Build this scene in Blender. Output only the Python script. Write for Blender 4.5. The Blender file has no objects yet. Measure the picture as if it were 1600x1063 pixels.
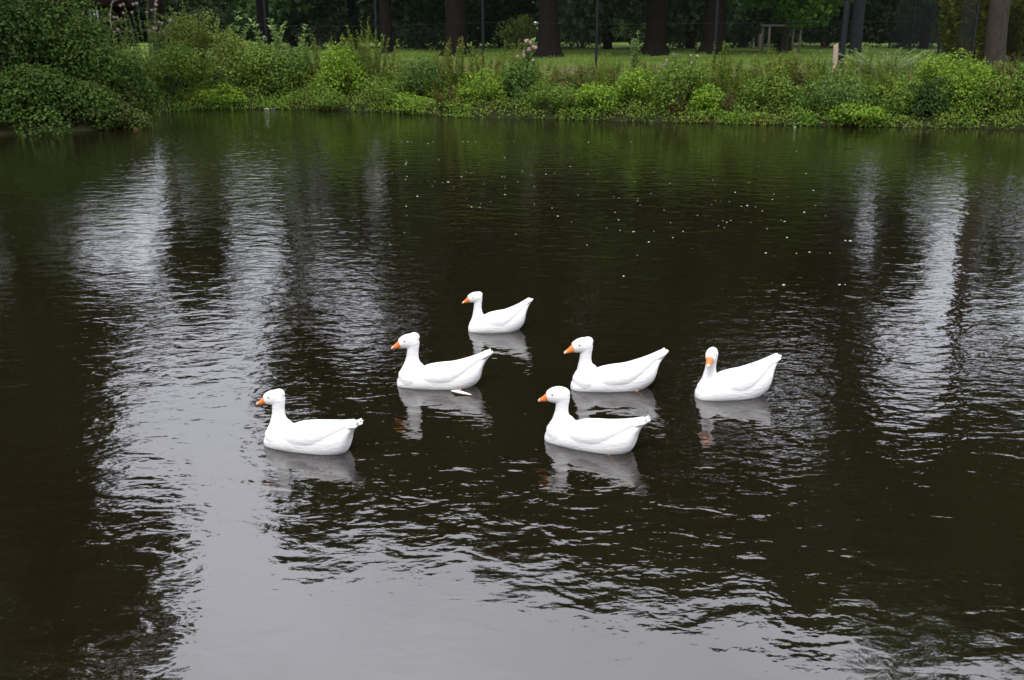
import bpy, bmesh, math, random
import numpy as np
from mathutils import Vector, Matrix, noise
R = math.radians
rng = np.random.default_rng(7)
random.seed(7)
scene = bpy.context.scene
C = scene.collection

# ------------------------------------------------------------------ camera
CAM_H, PITCH, FPX = 3.5, math.atan((531.5 - 40) / 1555.0), 1555.0
cam = bpy.data.cameras.new('camera')
cam.sensor_width, cam.lens = 36.0, 35.0
cam.clip_start, cam.clip_end = 0.1, 3000
cam.dof.use_dof, cam.dof.focus_distance, cam.dof.aperture_fstop = True, 10.5, 5.6
camo = bpy.data.objects.new('camera', cam); C.objects.link(camo)
camo.location = (0, 0, CAM_H)
camo.rotation_euler = (math.pi / 2 - PITCH, 0, 0)
scene.camera = camo

# ------------------------------------------------------------------ sky, sun, exposure
SUN_EL, SUN_AZ = R(52), R(200)          # soft light from behind the viewer, a little from the left
w = bpy.data.worlds.new('World'); scene.world = w; w.use_nodes = True
nt = w.node_tree; nt.nodes.clear()
def N(t, kind, **kw):
    n = t.nodes.new(kind)
    for k, v in kw.items():
        setattr(n, k, v)
    return n
out = N(nt, 'ShaderNodeOutputWorld'); bg = N(nt, 'ShaderNodeBackground')
sky = N(nt, 'ShaderNodeTexSky', sky_type='NISHITA', sun_disc=False, sun_elevation=SUN_EL, sun_rotation=SUN_AZ)
tc = N(nt, 'ShaderNodeTexCoord'); sep = N(nt, 'ShaderNodeSeparateXYZ')
nt.links.new(tc.outputs['Generated'], sep.inputs[0])
cl = N(nt, 'ShaderNodeTexNoise'); cl.inputs['Scale'].default_value = 2.2; cl.inputs['Detail'].default_value = 5
nt.links.new(tc.outputs['Generated'], cl.inputs['Vector'])
grad = N(nt, 'ShaderNodeMapRange'); grad.inputs[1].default_value = 0; grad.inputs[2].default_value = 1
grad.inputs[3].default_value = 6.2; grad.inputs[4].default_value = 15.2     # overcast: brighter towards the zenith
nt.links.new(sep.outputs['Z'], grad.inputs[0])
cmr = N(nt, 'ShaderNodeMapRange'); cmr.inputs[1].default_value = .3; cmr.inputs[2].default_value = .7
cmr.inputs[3].default_value = .78; cmr.inputs[4].default_value = 1.2
nt.links.new(cl.outputs['Fac'], cmr.inputs[0])
mul = N(nt, 'ShaderNodeMath', operation='MULTIPLY')
nt.links.new(grad.outputs[0], mul.inputs[0]); nt.links.new(cmr.outputs[0], mul.inputs[1])
vm = N(nt, 'ShaderNodeVectorMath', operation='SCALE'); vm.inputs[0].default_value = (.97, .973, 1.05)
nt.links.new(mul.outputs[0], vm.inputs['Scale'])
mx = N(nt, 'ShaderNodeMix', data_type='RGBA'); mx.inputs['Factor'].default_value = .86
nt.links.new(sky.outputs[0], mx.inputs['A']); nt.links.new(vm.outputs[0], mx.inputs['B'])
nt.links.new(mx.outputs['Result'], bg.inputs['Color'])
bg.inputs['Strength'].default_value = .12
nt.links.new(bg.outputs[0], out.inputs[0])

sl = bpy.data.lights.new('sun', 'SUN'); sl.energy = 1.4; sl.angle = R(14); sl.color = (1, .96, .9)
so = bpy.data.objects.new('sun', sl); C.objects.link(so)
sd = Vector((math.sin(SUN_AZ) * math.cos(SUN_EL), math.cos(SUN_AZ) * math.cos(SUN_EL), math.sin(SUN_EL)))
so.rotation_euler = (-sd).to_track_quat('-Z', 'Y').to_euler(); so.location = (0, -10, 30)

scene.view_settings.view_transform = 'Standard'; scene.view_settings.look = 'None'
scene.view_settings.exposure = 0.58; scene.view_settings.gamma = 1.0
scene.render.engine = 'CYCLES'
scene.cycles.max_bounces = 6; scene.cycles.transparent_max_bounces = 8
scene.cycles.diffuse_bounces = 2; scene.cycles.glossy_bounces = 3
scene.cycles.caustics_reflective = False; scene.cycles.caustics_refractive = False

# ------------------------------------------------------------------ helpers
def at(px, py, z=0.0):
    """a point of the ground seen at a pixel of the 1600 px photograph"""
    u, v = (px - 800) / FPX, (531.5 - py) / FPX
    y = math.cos(PITCH) + v * math.sin(PITCH); d = -math.sin(PITCH) + v * math.cos(PITCH)
    t = (z - CAM_H) / d
    return u * t, y * t
def azx(px, D): return D * (px - 800) / 1575.0

def tag(o, label=None, cat=None, group=None, kind=None):
    if label: o['label'] = label
    if cat: o['category'] = cat
    if group: o['group'] = group
    if kind: o['kind'] = kind
    return o
def empty(name, loc=(0, 0, 0), rz=0):
    o = bpy.data.objects.new(name, None); C.objects.link(o)
    o.location = loc; o.rotation_euler = (0, 0, rz); o.empty_display_size = .2
    return o
class MB:
    """collects quads and triangles for ONE mesh object"""
    def __init__(s): s.v = []; s.f = []; s.n = 0
    def add(s, v, f):
        v = np.asarray(v, dtype=np.float64); f = np.asarray(f, dtype=np.int64)
        s.v.append(v); s.f.append(f + s.n); s.n += len(v)
    def tube(s, pts, rad, k=6, cap=True, sx=1.0):
        pts = [Vector(p) for p in pts]; rings = []; rad = [float(r) for r in rad]
        up = Vector((0, 0, 1))
        for i, p in enumerate(pts):
            d = (pts[min(i + 1, len(pts) - 1)] - pts[max(i - 1, 0)]).normalized()
            a = d.cross(up if abs(d.z) < .95 else Vector((1, 0, 0))).normalized(); b = d.cross(a)
            for j in range(k):
                t = 2 * math.pi * j / k
                rings.append(p + rad[i] * (math.cos(t) * a + math.sin(t) * b))
        f = []
        for i in range(len(pts) - 1):
            for j in range(k):
                f.append((i * k + j, i * k + (j + 1) % k, (i + 1) * k + (j + 1) % k, (i + 1) * k + j))
        s.add([tuple(q) for q in rings], f)
        if cap:
            n0 = len(rings)
            for i0 in (0, n0 - k):
                c = sum((rings[i0 + j] for j in range(k)), Vector()) / k
                s.add([tuple(rings[i0 + j]) for j in range(k)] + [tuple(c)], [(j, (j + 1) % k, k, k) for j in range(k)])
    def box(s, c, d, rz=0):
        c = np.array(c); hx, hy, hz = np.array(d) / 2
        v = np.array([(x, y, z) for x in (-hx, hx) for y in (-hy, hy) for z in (-hz, hz)])
        ca, sa = math.cos(rz), math.sin(rz)
        v = np.stack([v[:, 0] * ca - v[:, 1] * sa, v[:, 0] * sa + v[:, 1] * ca, v[:, 2]], 1) + c
        s.add(v, [(0, 1, 3, 2), (4, 6, 7, 5), (0, 4, 5, 1), (2, 3, 7, 6), (0, 2, 6, 4), (1, 5, 7, 3)])
    def leaves(s, cen, nrm, size, aspect=.55, axis=None, cup=.12):
        """many rhombic leaves: centre, normal, length"""
        cen = np.asarray(cen); n = len(cen)
        if n == 0: return
        nrm = nrm / (np.linalg.norm(nrm, axis=1, keepdims=True) + 1e-9)
        if axis is None: axis = rng.normal(size=(n, 3))
        a = axis - nrm * np.sum(axis * nrm, 1, keepdims=True)
        a /= np.linalg.norm(a, axis=1, keepdims=True) + 1e-9
        b = np.cross(nrm, a)
        size = np.broadcast_to(np.asarray(size, dtype=float), (n,))[:, None]
        L = a * size * .5; W = b * size * .5 * aspect; U = nrm * size * cup
        v = np.stack([cen - L, cen + W + U, cen + L - U * .5, cen - W + U], 1).reshape(-1, 3)
        s.add(v, (np.arange(n)[:, None] * 4 + np.array([[0, 1, 2, 3]])))
    def build(s, name, mat, parent=None, smooth=False):
        me = bpy.data.meshes.new(name)
        V = np.concatenate(s.v); Fq = np.concatenate(s.f)
        if parent is not None and parent.get('_org') is not None:
            V = V - np.array(parent['_org'])
        tri = Fq[:, 2] == Fq[:, 3]
        tot = np.where(tri, 3, 4); st = np.concatenate([[0], np.cumsum(tot)[:-1]])
        idx = Fq[np.stack([np.ones(len(Fq), bool)] * 3 + [~tri], 1)]
        me.vertices.add(len(V)); me.vertices.foreach_set('co', V.astype(np.float32).ravel())
        me.loops.add(len(idx)); me.loops.foreach_set('vertex_index', idx.astype(np.int32))
        me.polygons.add(len(Fq)); me.polygons.foreach_set('loop_start', st.astype(np.int32))
        me.polygons.foreach_set('loop_total', tot.astype(np.int32))
        if smooth: me.polygons.foreach_set('use_smooth', np.ones(len(Fq), bool))
        me.update(calc_edges=True)
        me.materials.append(mat)
        o = bpy.data.objects.new(name, me); C.objects.link(o)
        if parent is not None: o.parent = parent
        return o
def root_at(name, x, y, z, label, cat, group=None):
    """an Empty at a thing's base; its parts are given in world coordinates and moved to it"""
    e = empty(name, (x, y, z)); e['_org'] = (x, y, z)
    return tag(e, label, cat, group)
def copy_tree(o, parent=None):
    c = o.copy(); C.objects.link(c)
    if parent is not None: c.parent = parent
    for ch in list(o.children): copy_tree(ch, c)
    return c

# ------------------------------------------------------------------ materials
def mat(name):
    m = bpy.data.materials.new(name); m.use_nodes = True
    t = m.node_tree; t.nodes.clear()
    o = N(t, 'ShaderNodeOutputMaterial')
    return m, t, o
def ramp(t, stops, interp='LINEAR'):
    r = N(t, 'ShaderNodeValToRGB'); r.color_ramp.interpolation = interp
    e = r.color_ramp.elements
    while len(e) < len(stops): e.new(.5)
    for i, (p, c) in enumerate(stops):
        e[i].position = p; e[i].color = (*c, 1)
    return r
def leaf_mat(name, cols, trans=.34, rough=.6, spec=.14, patch=1.2, patch_col=None, pw=.45):
    """each leaf its own tint from cols; broad patches of a second tint"""
    m, t, o = mat(name)
    g = N(t, 'ShaderNodeNewGeometry')
    n = len(cols)
    r = ramp(t, [(i / max(n - 1, 1), c) for i, c in enumerate(cols)])
    t.links.new(g.outputs['Random Per Island'], r.inputs[0])
    col = r.outputs[0]
    if patch_col:
        nz = N(t, 'ShaderNodeTexNoise'); nz.inputs['Scale'].default_value = patch; nz.inputs['Detail'].default_value = 3
        t.links.new(g.outputs['Position'], nz.inputs['Vector'])
        mr = N(t, 'ShaderNodeMapRange'); mr.inputs[1].default_value = .45; mr.inputs[2].default_value = .68; mr.inputs[4].default_value = pw
        t.links.new(nz.outputs['Fac'], mr.inputs[0])
        x = N(t, 'ShaderNodeMix', data_type='RGBA'); x.inputs['B'].default_value = (*patch_col, 1)
        t.links.new(mr.outputs[0], x.inputs['Factor']); t.links.new(col, x.inputs['A'])
        col = x.outputs['Result']
    p = N(t, 'ShaderNodeBsdfPrincipled'); p.inputs['Roughness'].default_value = rough; p.inputs['Specular IOR Level'].default_value = spec
    t.links.new(col, p.inputs['Base Color'])
    tr = N(t, 'ShaderNodeBsdfTranslucent'); t.links.new(col, tr.inputs['Color'])
    ms = N(t, 'ShaderNodeMixShader'); ms.inputs[0].default_value = trans
    t.links.new(p.outputs[0], ms.inputs[1]); t.links.new(tr.outputs[0], ms.inputs[2]); t.links.new(ms.outputs[0], o.inputs[0])
    return m
def plain(name, c1, c2=None, scale=8, rough=.7, bump=0.0, stretch=(1, 1, 1), spec=.3):
    m, t, o = mat(name)
    p = N(t, 'ShaderNodeBsdfPrincipled'); p.inputs['Roughness'].default_value = rough; p.inputs['Specular IOR Level'].default_value = spec
    t.links.new(p.outputs[0], o.inputs[0])
    tcx = N(t, 'ShaderNodeTexCoord'); mp = N(t, 'ShaderNodeMapping'); mp.inputs['Scale'].default_value = stretch
    t.links.new(tcx.outputs['Object'], mp.inputs[0])
    nz = N(t, 'ShaderNodeTexNoise'); nz.inputs['Scale'].default_value = scale; nz.inputs['Detail'].default_value = 6
    t.links.new(mp.outputs[0], nz.inputs['Vector'])
    r = ramp(t, [(.32, c1), (.68, c2 or c1)]); t.links.new(nz.outputs['Fac'], r.inputs[0])
    t.links.new(r.outputs[0], p.inputs['Base Color'])
    if bump:
        b = N(t, 'ShaderNodeBump'); b.inputs['Distance'].default_value = bump; b.inputs['Strength'].default_value = 1
        t.links.new(nz.outputs['Fac'], b.inputs['Height']); t.links.new(b.outputs[0], p.inputs['Normal'])
    return m

M = {}
M['bright'] = leaf_mat('bright_leaf', [(0.070, 0.157, 0.011), (0.146, 0.280, 0.020), (0.233, 0.381, 0.032), (0.093, 0.190, 0.022), (0.303, 0.403, 0.060)], patch_col=(0.233, 0.325, 0.035))
M['mid'] = leaf_mat('mid_leaf', [(0.046, 0.106, 0.012), (0.104, 0.200, 0.023), (0.163, 0.275, 0.038), (0.085, 0.125, 0.018), (0.247, 0.338, 0.079)], patch_col=(0.195, 0.237, 0.036))
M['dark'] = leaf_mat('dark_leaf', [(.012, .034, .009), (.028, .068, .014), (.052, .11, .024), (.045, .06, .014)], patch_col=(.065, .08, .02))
M['blue'] = leaf_mat('blue_green_leaf', [(0.044, 0.108, 0.022), (0.087, 0.174, 0.037), (0.144, 0.228, 0.054), (0.075, 0.144, 0.027)], patch_col=(0.112, 0.180, 0.032))
M['olive'] = leaf_mat('olive_leaf', [(0.098, 0.147, 0.021), (0.175, 0.242, 0.043), (0.262, 0.304, 0.066), (0.142, 0.210, 0.028)], patch_col=(0.262, 0.242, 0.047))
M['pale'] = leaf_mat('pale_leaf', [(0.155, 0.253, 0.072), (0.227, 0.345, 0.103), (0.323, 0.414, 0.155), (0.179, 0.276, 0.083)])
M['rust'] = leaf_mat('rusty_leaf', [(.10, .045, .02), (.16, .075, .03), (.12, .09, .03), (.06, .08, .02)], trans=.15)
M['straw'] = leaf_mat('straw_stalk', [(.2, .17, .07), (.28, .22, .1), (.14, .16, .05), (.19, .13, .07)], trans=.15, patch_col=(.09, .15, .03), pw=.85)
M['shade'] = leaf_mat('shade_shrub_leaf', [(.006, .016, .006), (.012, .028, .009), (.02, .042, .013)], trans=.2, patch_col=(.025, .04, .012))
M['green_brown'] = leaf_mat('green_brown_leaf', [(.035, .08, .012), (.06, .12, .018), (.08, .075, .02), (.11, .065, .025), (.05, .10, .016)], trans=.2, patch_col=(.05, .08, .018))
M['bush'] = leaf_mat('bush_leaf', [(.022, .058, .010), (.05, .105, .017), (.085, .155, .028), (.05, .075, .014)], patch_col=(.09, .11, .024))
M['flower'] = leaf_mat('pink_floret', [(.42, .25, .27), (.55, .38, .38), (.38, .28, .22), (.6, .5, .45)], trans=.2)
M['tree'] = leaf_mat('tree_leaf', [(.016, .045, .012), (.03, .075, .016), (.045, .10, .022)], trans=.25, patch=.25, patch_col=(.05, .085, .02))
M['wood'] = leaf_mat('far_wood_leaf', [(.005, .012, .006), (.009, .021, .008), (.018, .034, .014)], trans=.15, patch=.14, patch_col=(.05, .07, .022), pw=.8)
M['chestnut'] = leaf_mat('chestnut_leaf', [(.05, .13, .012), (.09, .2, .02), (.13, .25, .03)], trans=.35)
M['grey_green'] = leaf_mat('grey_green_leaf', [(.07, .12, .06), (.12, .19, .09), (.17, .24, .13)], trans=.25)
M['yellowish'] = leaf_mat('yellow_green_leaf', [(.10, .14, .015), (.17, .19, .02), (.24, .22, .03), (.07, .11, .02)], trans=.3)
M['stem'] = plain('stem_green', (.045, .08, .02), (.08, .09, .03), 14, .8)
M['twig'] = plain('twig_brown', (.07, .045, .03), (.15, .10, .065), 14, .85)
M['dead'] = plain('bleached_twig', (.3, .25, .21), (.42, .36, .3), 14, .8)
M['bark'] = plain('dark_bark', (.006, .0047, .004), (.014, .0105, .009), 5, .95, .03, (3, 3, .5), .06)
M['bark_grey'] = plain('grey_bark', (.034, .028, .022), (.062, .051, .04), 5, .9, .03, (2.5, 2.5, .6), .1)
M['bark_blue'] = plain('blue_grey_bark', (.02, .02, .026), (.034, .034, .04), 5, .9, .02, (3, 3, .5), .1)
M['post'] = plain('black_paint', (.006, .007, .010), (.012, .013, .017), 20, .6, 0, spec=.2)
M['wire'] = plain('dark_wire', (.014, .015, .017), (.03, .032, .034), 30, .7)
M['rail'] = plain('galvanised_rail', (.12, .125, .135), (.18, .185, .2), 12, .45)
M['timber'] = plain('weathered_timber', (.26, .2, .16), (.42, .33, .27), 9, .85, .004, (6, 6, .7))
M['timber_grey'] = plain('grey_timber', (.17, .15, .11), (.27, .24, .18), 9, .85, .004, (4, 4, 1))
M['liner'] = plain('black_liner', (.008, .008, .013), (.018, .018, .026), 5, .6, .02, spec=.2)
M['blue_plastic'] = plain('blue_plastic', (.01, .016, .12), (.015, .03, .18), 4, .3, spec=.5)
M['white_plastic'] = plain('white_plastic', (.24, .23, .16), (.34, .32, .25), 6, .4, spec=.5)
M['fluff'] = plain('white_fluff', (.55, .54, .5), (.72, .7, .66), 30, .8)
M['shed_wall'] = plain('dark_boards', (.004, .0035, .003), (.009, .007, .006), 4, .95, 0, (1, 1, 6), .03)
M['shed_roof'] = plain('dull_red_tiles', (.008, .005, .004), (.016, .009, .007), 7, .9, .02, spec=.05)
M['frame_white'] = plain('grey_white_paint', (.16, .17, .2), (.2, .21, .24), 6, .6)
M['pane'] = plain('dark_glass', (.01, .011, .014), (.02, .022, .026), 3, .1, spec=.6)
M['stone'] = plain('pale_stone', (.2, .18, .15), (.32, .28, .23), 6, .9, .01)

# ------------------------------------------------------------------ pond, ground
shore = [(18.07, 35.73), (10.55, 37.14), (6.06, 38.4), (1.5, 39.6), (-2.58, 40.9), (-5.6, 43.2), (-8.93, 44.4), (-12.5, 44.9),
         (-14.6, 43.6), (-14.5, 40.5), (-13.7, 37.6), (-14.2, 35.6), (-16.8, 34.2), (-19.5, 31.5), (-22.5, 25), (-24.5, 14), (-25, 2), (-23, -10),
         (-12, -17), (6, -18), (22, -14), (30, -2), (31.5, 14), (29, 26), (24.5, 33)]
P = np.array(shore)
def shore_dist(x, y):
    """signed distance to the pond's edge, negative in the water"""
    x = np.asarray(x, float); y = np.asarray(y, float)
    d = np.full(x.shape, 1e9); ins = np.zeros(x.shape, bool)
    for i in range(len(P)):
        a, b = P[i], P[(i + 1) % len(P)]
        ab = b - a; t = np.clip(((x - a[0]) * ab[0] + (y - a[1]) * ab[1]) / (ab @ ab), 0, 1)
        d = np.minimum(d, np.hypot(x - a[0] - t * ab[0], y - a[1] - t * ab[1]))
        c = (a[1] > y) != (b[1] > y)
        with np.errstate(divide='ignore', invalid='ignore'):
            xi = (b[0] - a[0]) * (y - a[1]) / (b[1] - a[1] + 1e-12) + a[0]
        ins ^= c & (x < xi)
    return np.where(ins, -d, d)
def gz(x, y):
    d = shore_dist(x, y)
    z = np.interp(d, [-8, -3, -.6, 0, .25, 1.2, 2.6, 4.5, 9, 20, 60, 400], [-1.0, -.8, -.35, -.05, .18, .6, 1.15, 1.48, 1.6, 1.9, 1.95, 2.1])
    x = np.asarray(x, float); y = np.asarray(y, float)
    return z + np.clip(d, 0, 3) / 3 * (.05 * np.sin(x * .9 + y * .31) + .04 * np.sin(y * 1.3 - x * .47))
def g1(x, y): return float(gz(np.array([x]), np.array([y]))[0])
def bank_v(px, d):
    """points on the far bank, in the direction of photo pixel columns, d metres behind the water's edge"""
    px = np.asarray(px, float); d = np.asarray(d, float) + 0 * px
    y = np.full(px.shape, 40.)
    for k in range(60):
        e = d - shore_dist(px * y / 1575 - 800 * y / 1575, y)
        e = np.where(y < 34.5, np.maximum(e, .3), e)
        y = y + .35 * e
    return (px - 800) * y / 1575, y
def bank(px, d):
    x, y = bank_v(np.array([px]), d); return float(x[0]), float(y[0])

xs = np.unique(np.concatenate([np.linspace(-600, -60, 12), np.linspace(-60, -26, 24), np.arange(-26, 30, .4), np.linspace(30, 60, 24), np.linspace(60, 600, 12)]))
ys = np.unique(np.concatenate([np.linspace(-300, -25, 10), np.arange(-25, 30, 1.0), np.arange(30, 58, .35), np.linspace(58, 120, 40), np.linspace(120, 900, 16)]))
X, Y = np.meshgrid(xs, ys)
Z = gz(X, Y)
nx, ny = len(xs), len(ys)
ii = (np.arange(ny - 1)[:, None] * nx + np.arange(nx - 1)[None]).ravel()
mb = MB(); mb.add(np.stack([X.ravel(), Y.ravel(), Z.ravel()], 1), np.stack([ii, ii + 1, ii + 1 + nx, ii + nx], 1))
m, t, o = mat('grassland')
g = N(t, 'ShaderNodeNewGeometry')
p = N(t, 'ShaderNodeBsdfPrincipled'); p.inputs['Roughness'].default_value = .9; p.inputs['Specular IOR Level'].default_value = .1
n1 = N(t, 'ShaderNodeTexNoise'); n1.inputs['Scale'].default_value = .55; n1.inputs['Detail'].default_value = 8; n1.inputs['Roughness'].default_value = .7
n2 = N(t, 'ShaderNodeTexNoise'); n2.inputs['Scale'].default_value = 9; n2.inputs['Detail'].default_value = 5
t.links.new(g.outputs['Position'], n1.inputs['Vector']); t.links.new(g.outputs['Position'], n2.inputs['Vector'])
rg = ramp(t, [(.3, (.06, .11, .017)), (.5, (.105, .17, .026)), (.7, (.17, .23, .045))]); t.links.new(n2.outputs['Fac'], rg.inputs[0])
rs = ramp(t, [(.3, (.10, .075, .05)), (.7, (.19, .145, .105))]); t.links.new(n2.outputs['Fac'], rs.inputs[0])
sp = N(t, 'ShaderNodeSeparateXYZ'); t.links.new(g.outputs['Position'], sp.inputs[0])
zr = N(t, 'ShaderNodeMapRange'); zr.inputs[1].default_value = 1.28; zr.inputs[2].default_value = 1.5; t.links.new(sp.outputs['Z'], zr.inputs[0])
zr2 = N(t, 'ShaderNodeMapRange'); zr2.inputs[1].default_value = 1.66; zr2.inputs[2].default_value = 1.56; t.links.new(sp.outputs['Z'], zr2.inputs[0])
a1 = N(t, 'ShaderNodeMath', operation='MULTIPLY'); t.links.new(zr.outputs[0], a1.inputs[0]); t.links.new(zr2.outputs[0], a1.inputs[1])
nm = N(t, 'ShaderNodeMapRange'); nm.inputs[1].default_value = .50; nm.inputs[2].default_value = .58; t.links.new(n1.outputs['Fac'], nm.inputs[0])
a2 = N(t, 'ShaderNodeMath', operation='MULTIPLY'); t.links.new(a1.outputs[0], a2.inputs[0]); t.links.new(nm.outputs[0], a2.inputs[1])
mud = N(t, 'ShaderNodeMapRange'); mud.inputs[1].default_value = 1.5; mud.inputs[2].default_value = 1.3; mud.inputs[4].default_value = .93; t.links.new(sp.outputs['Z'], mud.inputs[0])
xm = N(t, 'ShaderNodeMix', data_type='RGBA'); t.links.new(a2.outputs[0], xm.inputs['Factor']); t.links.new(rg.outputs[0], xm.inputs['A']); t.links.new(rs.outputs[0], xm.inputs['B'])
xd = N(t, 'ShaderNodeMix', data_type='RGBA'); t.links.new(mud.outputs[0], xd.inputs['Factor']); t.links.new(xm.outputs['Result'], xd.inputs['A']); xd.inputs['B'].default_value = (.015, .014, .007, 1)
t.links.new(xd.outputs['Result'], p.inputs['Base Color'])
bp = N(t, 'ShaderNodeBump'); bp.inputs['Distance'].default_value = .08; t.links.new(n2.outputs['Fac'], bp.inputs['Height']); t.links.new(bp.outputs[0], p.inputs['Normal'])
t.links.new(p.outputs[0], o.inputs[0])
tag(mb.build('ground', m, smooth=True), kind='structure')

# geese: (front px, rear px, head turn, neck tilt, tail lift, neck height, scale, label)
GEESE = [
    dict(f=(416, 690), r=(547, 706), turn=10, neck=.0, tail=-.005, label='white goose at the left end of the group, with a flat level tail', crest=.01, hs=0.88, h=0.92),
    dict(f=(621, 600), r=(752, 603), turn=2, neck=-.012, tail=.045, label='white goose with a peaked head and a pale wing feather trailing in the water', crest=.016, hs=0.93, h=0.92, feather=True),
    dict(f=(732, 516), r=(820, 514), turn=2, neck=.01, tail=.075, label='smallest looking white goose, farthest back on the pond, with forked upturned tail', crest=.005, hs=1.0, h=1.03),
    dict(f=(853, 683), r=(992, 708), turn=5, neck=.0, tail=.02, label='white goose nearest to the camera, with orange legs showing under the water', crest=.0, hs=0.98, h=0.87),
    dict(f=(892, 606), r=(1023, 604), turn=3, neck=.012, tail=.055, label='white goose with long raised split tail, swimming just behind the nearest goose', crest=.006, hs=0.95, h=0.91),
    dict(f=(1087, 620), r=(1200, 613), turn=58, neck=.0, tail=.055, label='white goose at the right end, head and bill turned towards the camera', crest=.0, hs=0.97, h=1.0, kb=.93),
]
for G in GEESE:
    A, B = Vector(at(*G['f'])), Vector(at(*G['r']))
    G['c'] = (A + B) / 2; G['L'] = (A - B).length; G['rz'] = math.atan2((A - B).y, (A - B).x)
YAW = [0, 0, 0, 0, 0, 0]

# water: mirror with ripples over a dim, turbid body
m, t, o = mat('pond_water')
g = N(t, 'ShaderNodeNewGeometry')
def math_n(op, a, b=None, c=None):
    n = N(t, 'ShaderNodeMath', operation=op)
    for i, q in enumerate((a, b, c)):
        if q is None: continue
        if isinstance(q, (int, float)): n.inputs[i].default_value = q
        else: t.links.new(q, n.inputs[i])
    return n.outputs[0]
def noise_n(scale, detail, sc=(1, 1, 1), rot=0, dist=0, rough=.5):
    mp = N(t, 'ShaderNodeMapping'); mp.inputs['Scale'].default_value = sc; mp.inputs['Rotation'].default_value = (0, 0, rot)
    t.links.new(g.outputs['Position'], mp.inputs[0])
    n = N(t, 'ShaderNodeTexNoise'); n.inputs['Scale'].default_value = scale; n.inputs['Detail'].default_value = detail
    n.inputs['Distortion'].default_value = dist; n.inputs['Roughness'].default_value = rough
    t.links.new(mp.outputs[0], n.inputs['Vector'])
    return n.outputs['Fac']
def smooth(v, lo, hi, a=0., b=1.):
    n = N(t, 'ShaderNodeMapRange', interpolation_type='SMOOTHSTEP')
    for i, q in enumerate((lo, hi, a, b)): n.inputs[i + 1].default_value = q
    t.links.new(v, n.inputs[0]); return n.outputs[0]
sp = N(t, 'ShaderNodeSeparateXYZ'); t.links.new(g.outputs['Position'], sp.inputs[0])
breeze = smooth(noise_n(.16, 2, (1, .6, 1)), .35, .65, .55, 1.25)      # wind patches
near = smooth(sp.outputs['Y'], 4.6, 7.4, .4, 1.15)                    # sheltered, calmer water below the viewer
far = smooth(sp.outputs['Y'], 8.5, 17, 0, 1)                          # longer wavelets out on the open pond
amp = math_n('MULTIPLY', breeze, near)
h0 = math_n('MULTIPLY', math_n('MULTIPLY', noise_n(1.9, 2, (.85, 1.3, 1), .12, .5), .018), math_n('MULTIPLY', far, breeze))
h1 = math_n('MULTIPLY', noise_n(2.9, 2, (.8, 1.3, 1), .22, .5), .0115)      # 0.35 m wavelets
h2 = math_n('MULTIPLY', noise_n(8.5, 2, (.8, 1.25, 1), -.2, .3), .0038)     # 0.1 m ripples
h3 = math_n('MULTIPLY', noise_n(27., 2, (.85, 1.2, 1), .1), .0006)
H = math_n('ADD', math_n('MULTIPLY', math_n('ADD', math_n('ADD', h1, h2), h3), amp), h0)
wob = math_n('MULTIPLY', noise_n(1.3, 3), .6)
for G in GEESE:                                                       # rings pushed out by each swimming goose
    v = N(t, 'ShaderNodeVectorMath', operation='DISTANCE'); t.links.new(g.outputs['Position'], v.inputs[0]); v.inputs[1].default_value = (G['c'].x, G['c'].y, 0)
    d = math_n('ADD', v.outputs['Value'], wob)
    e = math_n('MULTIPLY', math_n('POWER', 2.718, math_n('MULTIPLY', d, -1.5)), .0016)
    H = math_n('ADD', H, math_n('MULTIPLY', math_n('SINE', math_n('MULTIPLY', d, 36)), e))
bmp = N(t, 'ShaderNodeBump'); bmp.inputs['Distance'].default_value = 1.0; bmp.inputs['Strength'].default_value = 1.0
t.links.new(H, bmp.inputs['Height'])
gl = N(t, 'ShaderNodeBsdfGlossy'); gl.inputs['Roughness'].default_value = .02; gl.inputs['Color'].default_value = (1, 1, 1, 1)
t.links.new(bmp.outputs[0], gl.inputs['Normal'])
fr = N(t, 'ShaderNodeFresnel'); fr.inputs['IOR'].default_value = 2.25; t.links.new(bmp.outputs[0], fr.inputs['Normal'])
df = N(t, 'ShaderNodeBsdfDiffuse'); df.inputs['Color'].default_value = (.012, .0085, .0042, 1)
tp = N(t, 'ShaderNodeBsdfTransparent'); tp.inputs['Color'].default_value = (.95, .86, .7, 1)
m1 = N(t, 'ShaderNodeMixShader'); m1.inputs[0].default_value = .40
t.links.new(df.outputs[0], m1.inputs[1]); t.links.new(tp.outputs[0], m1.inputs[2])
m2 = N(t, 'ShaderNodeMixShader'); t.links.new(fr.outputs[0], m2.inputs[0]); t.links.new(m1.outputs[0], m2.inputs[1]); t.links.new(gl.outputs[0], m2.inputs[2])
t.links.new(m2.outputs[0], o.inputs[0])
mb = MB(); mb.add([(-40, -25, 0), (40, -25, 0), (40, 52, 0), (-40, 52, 0)], [(0, 1, 2, 3)])
tag(mb.build('pond_water', m), kind='structure')

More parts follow.
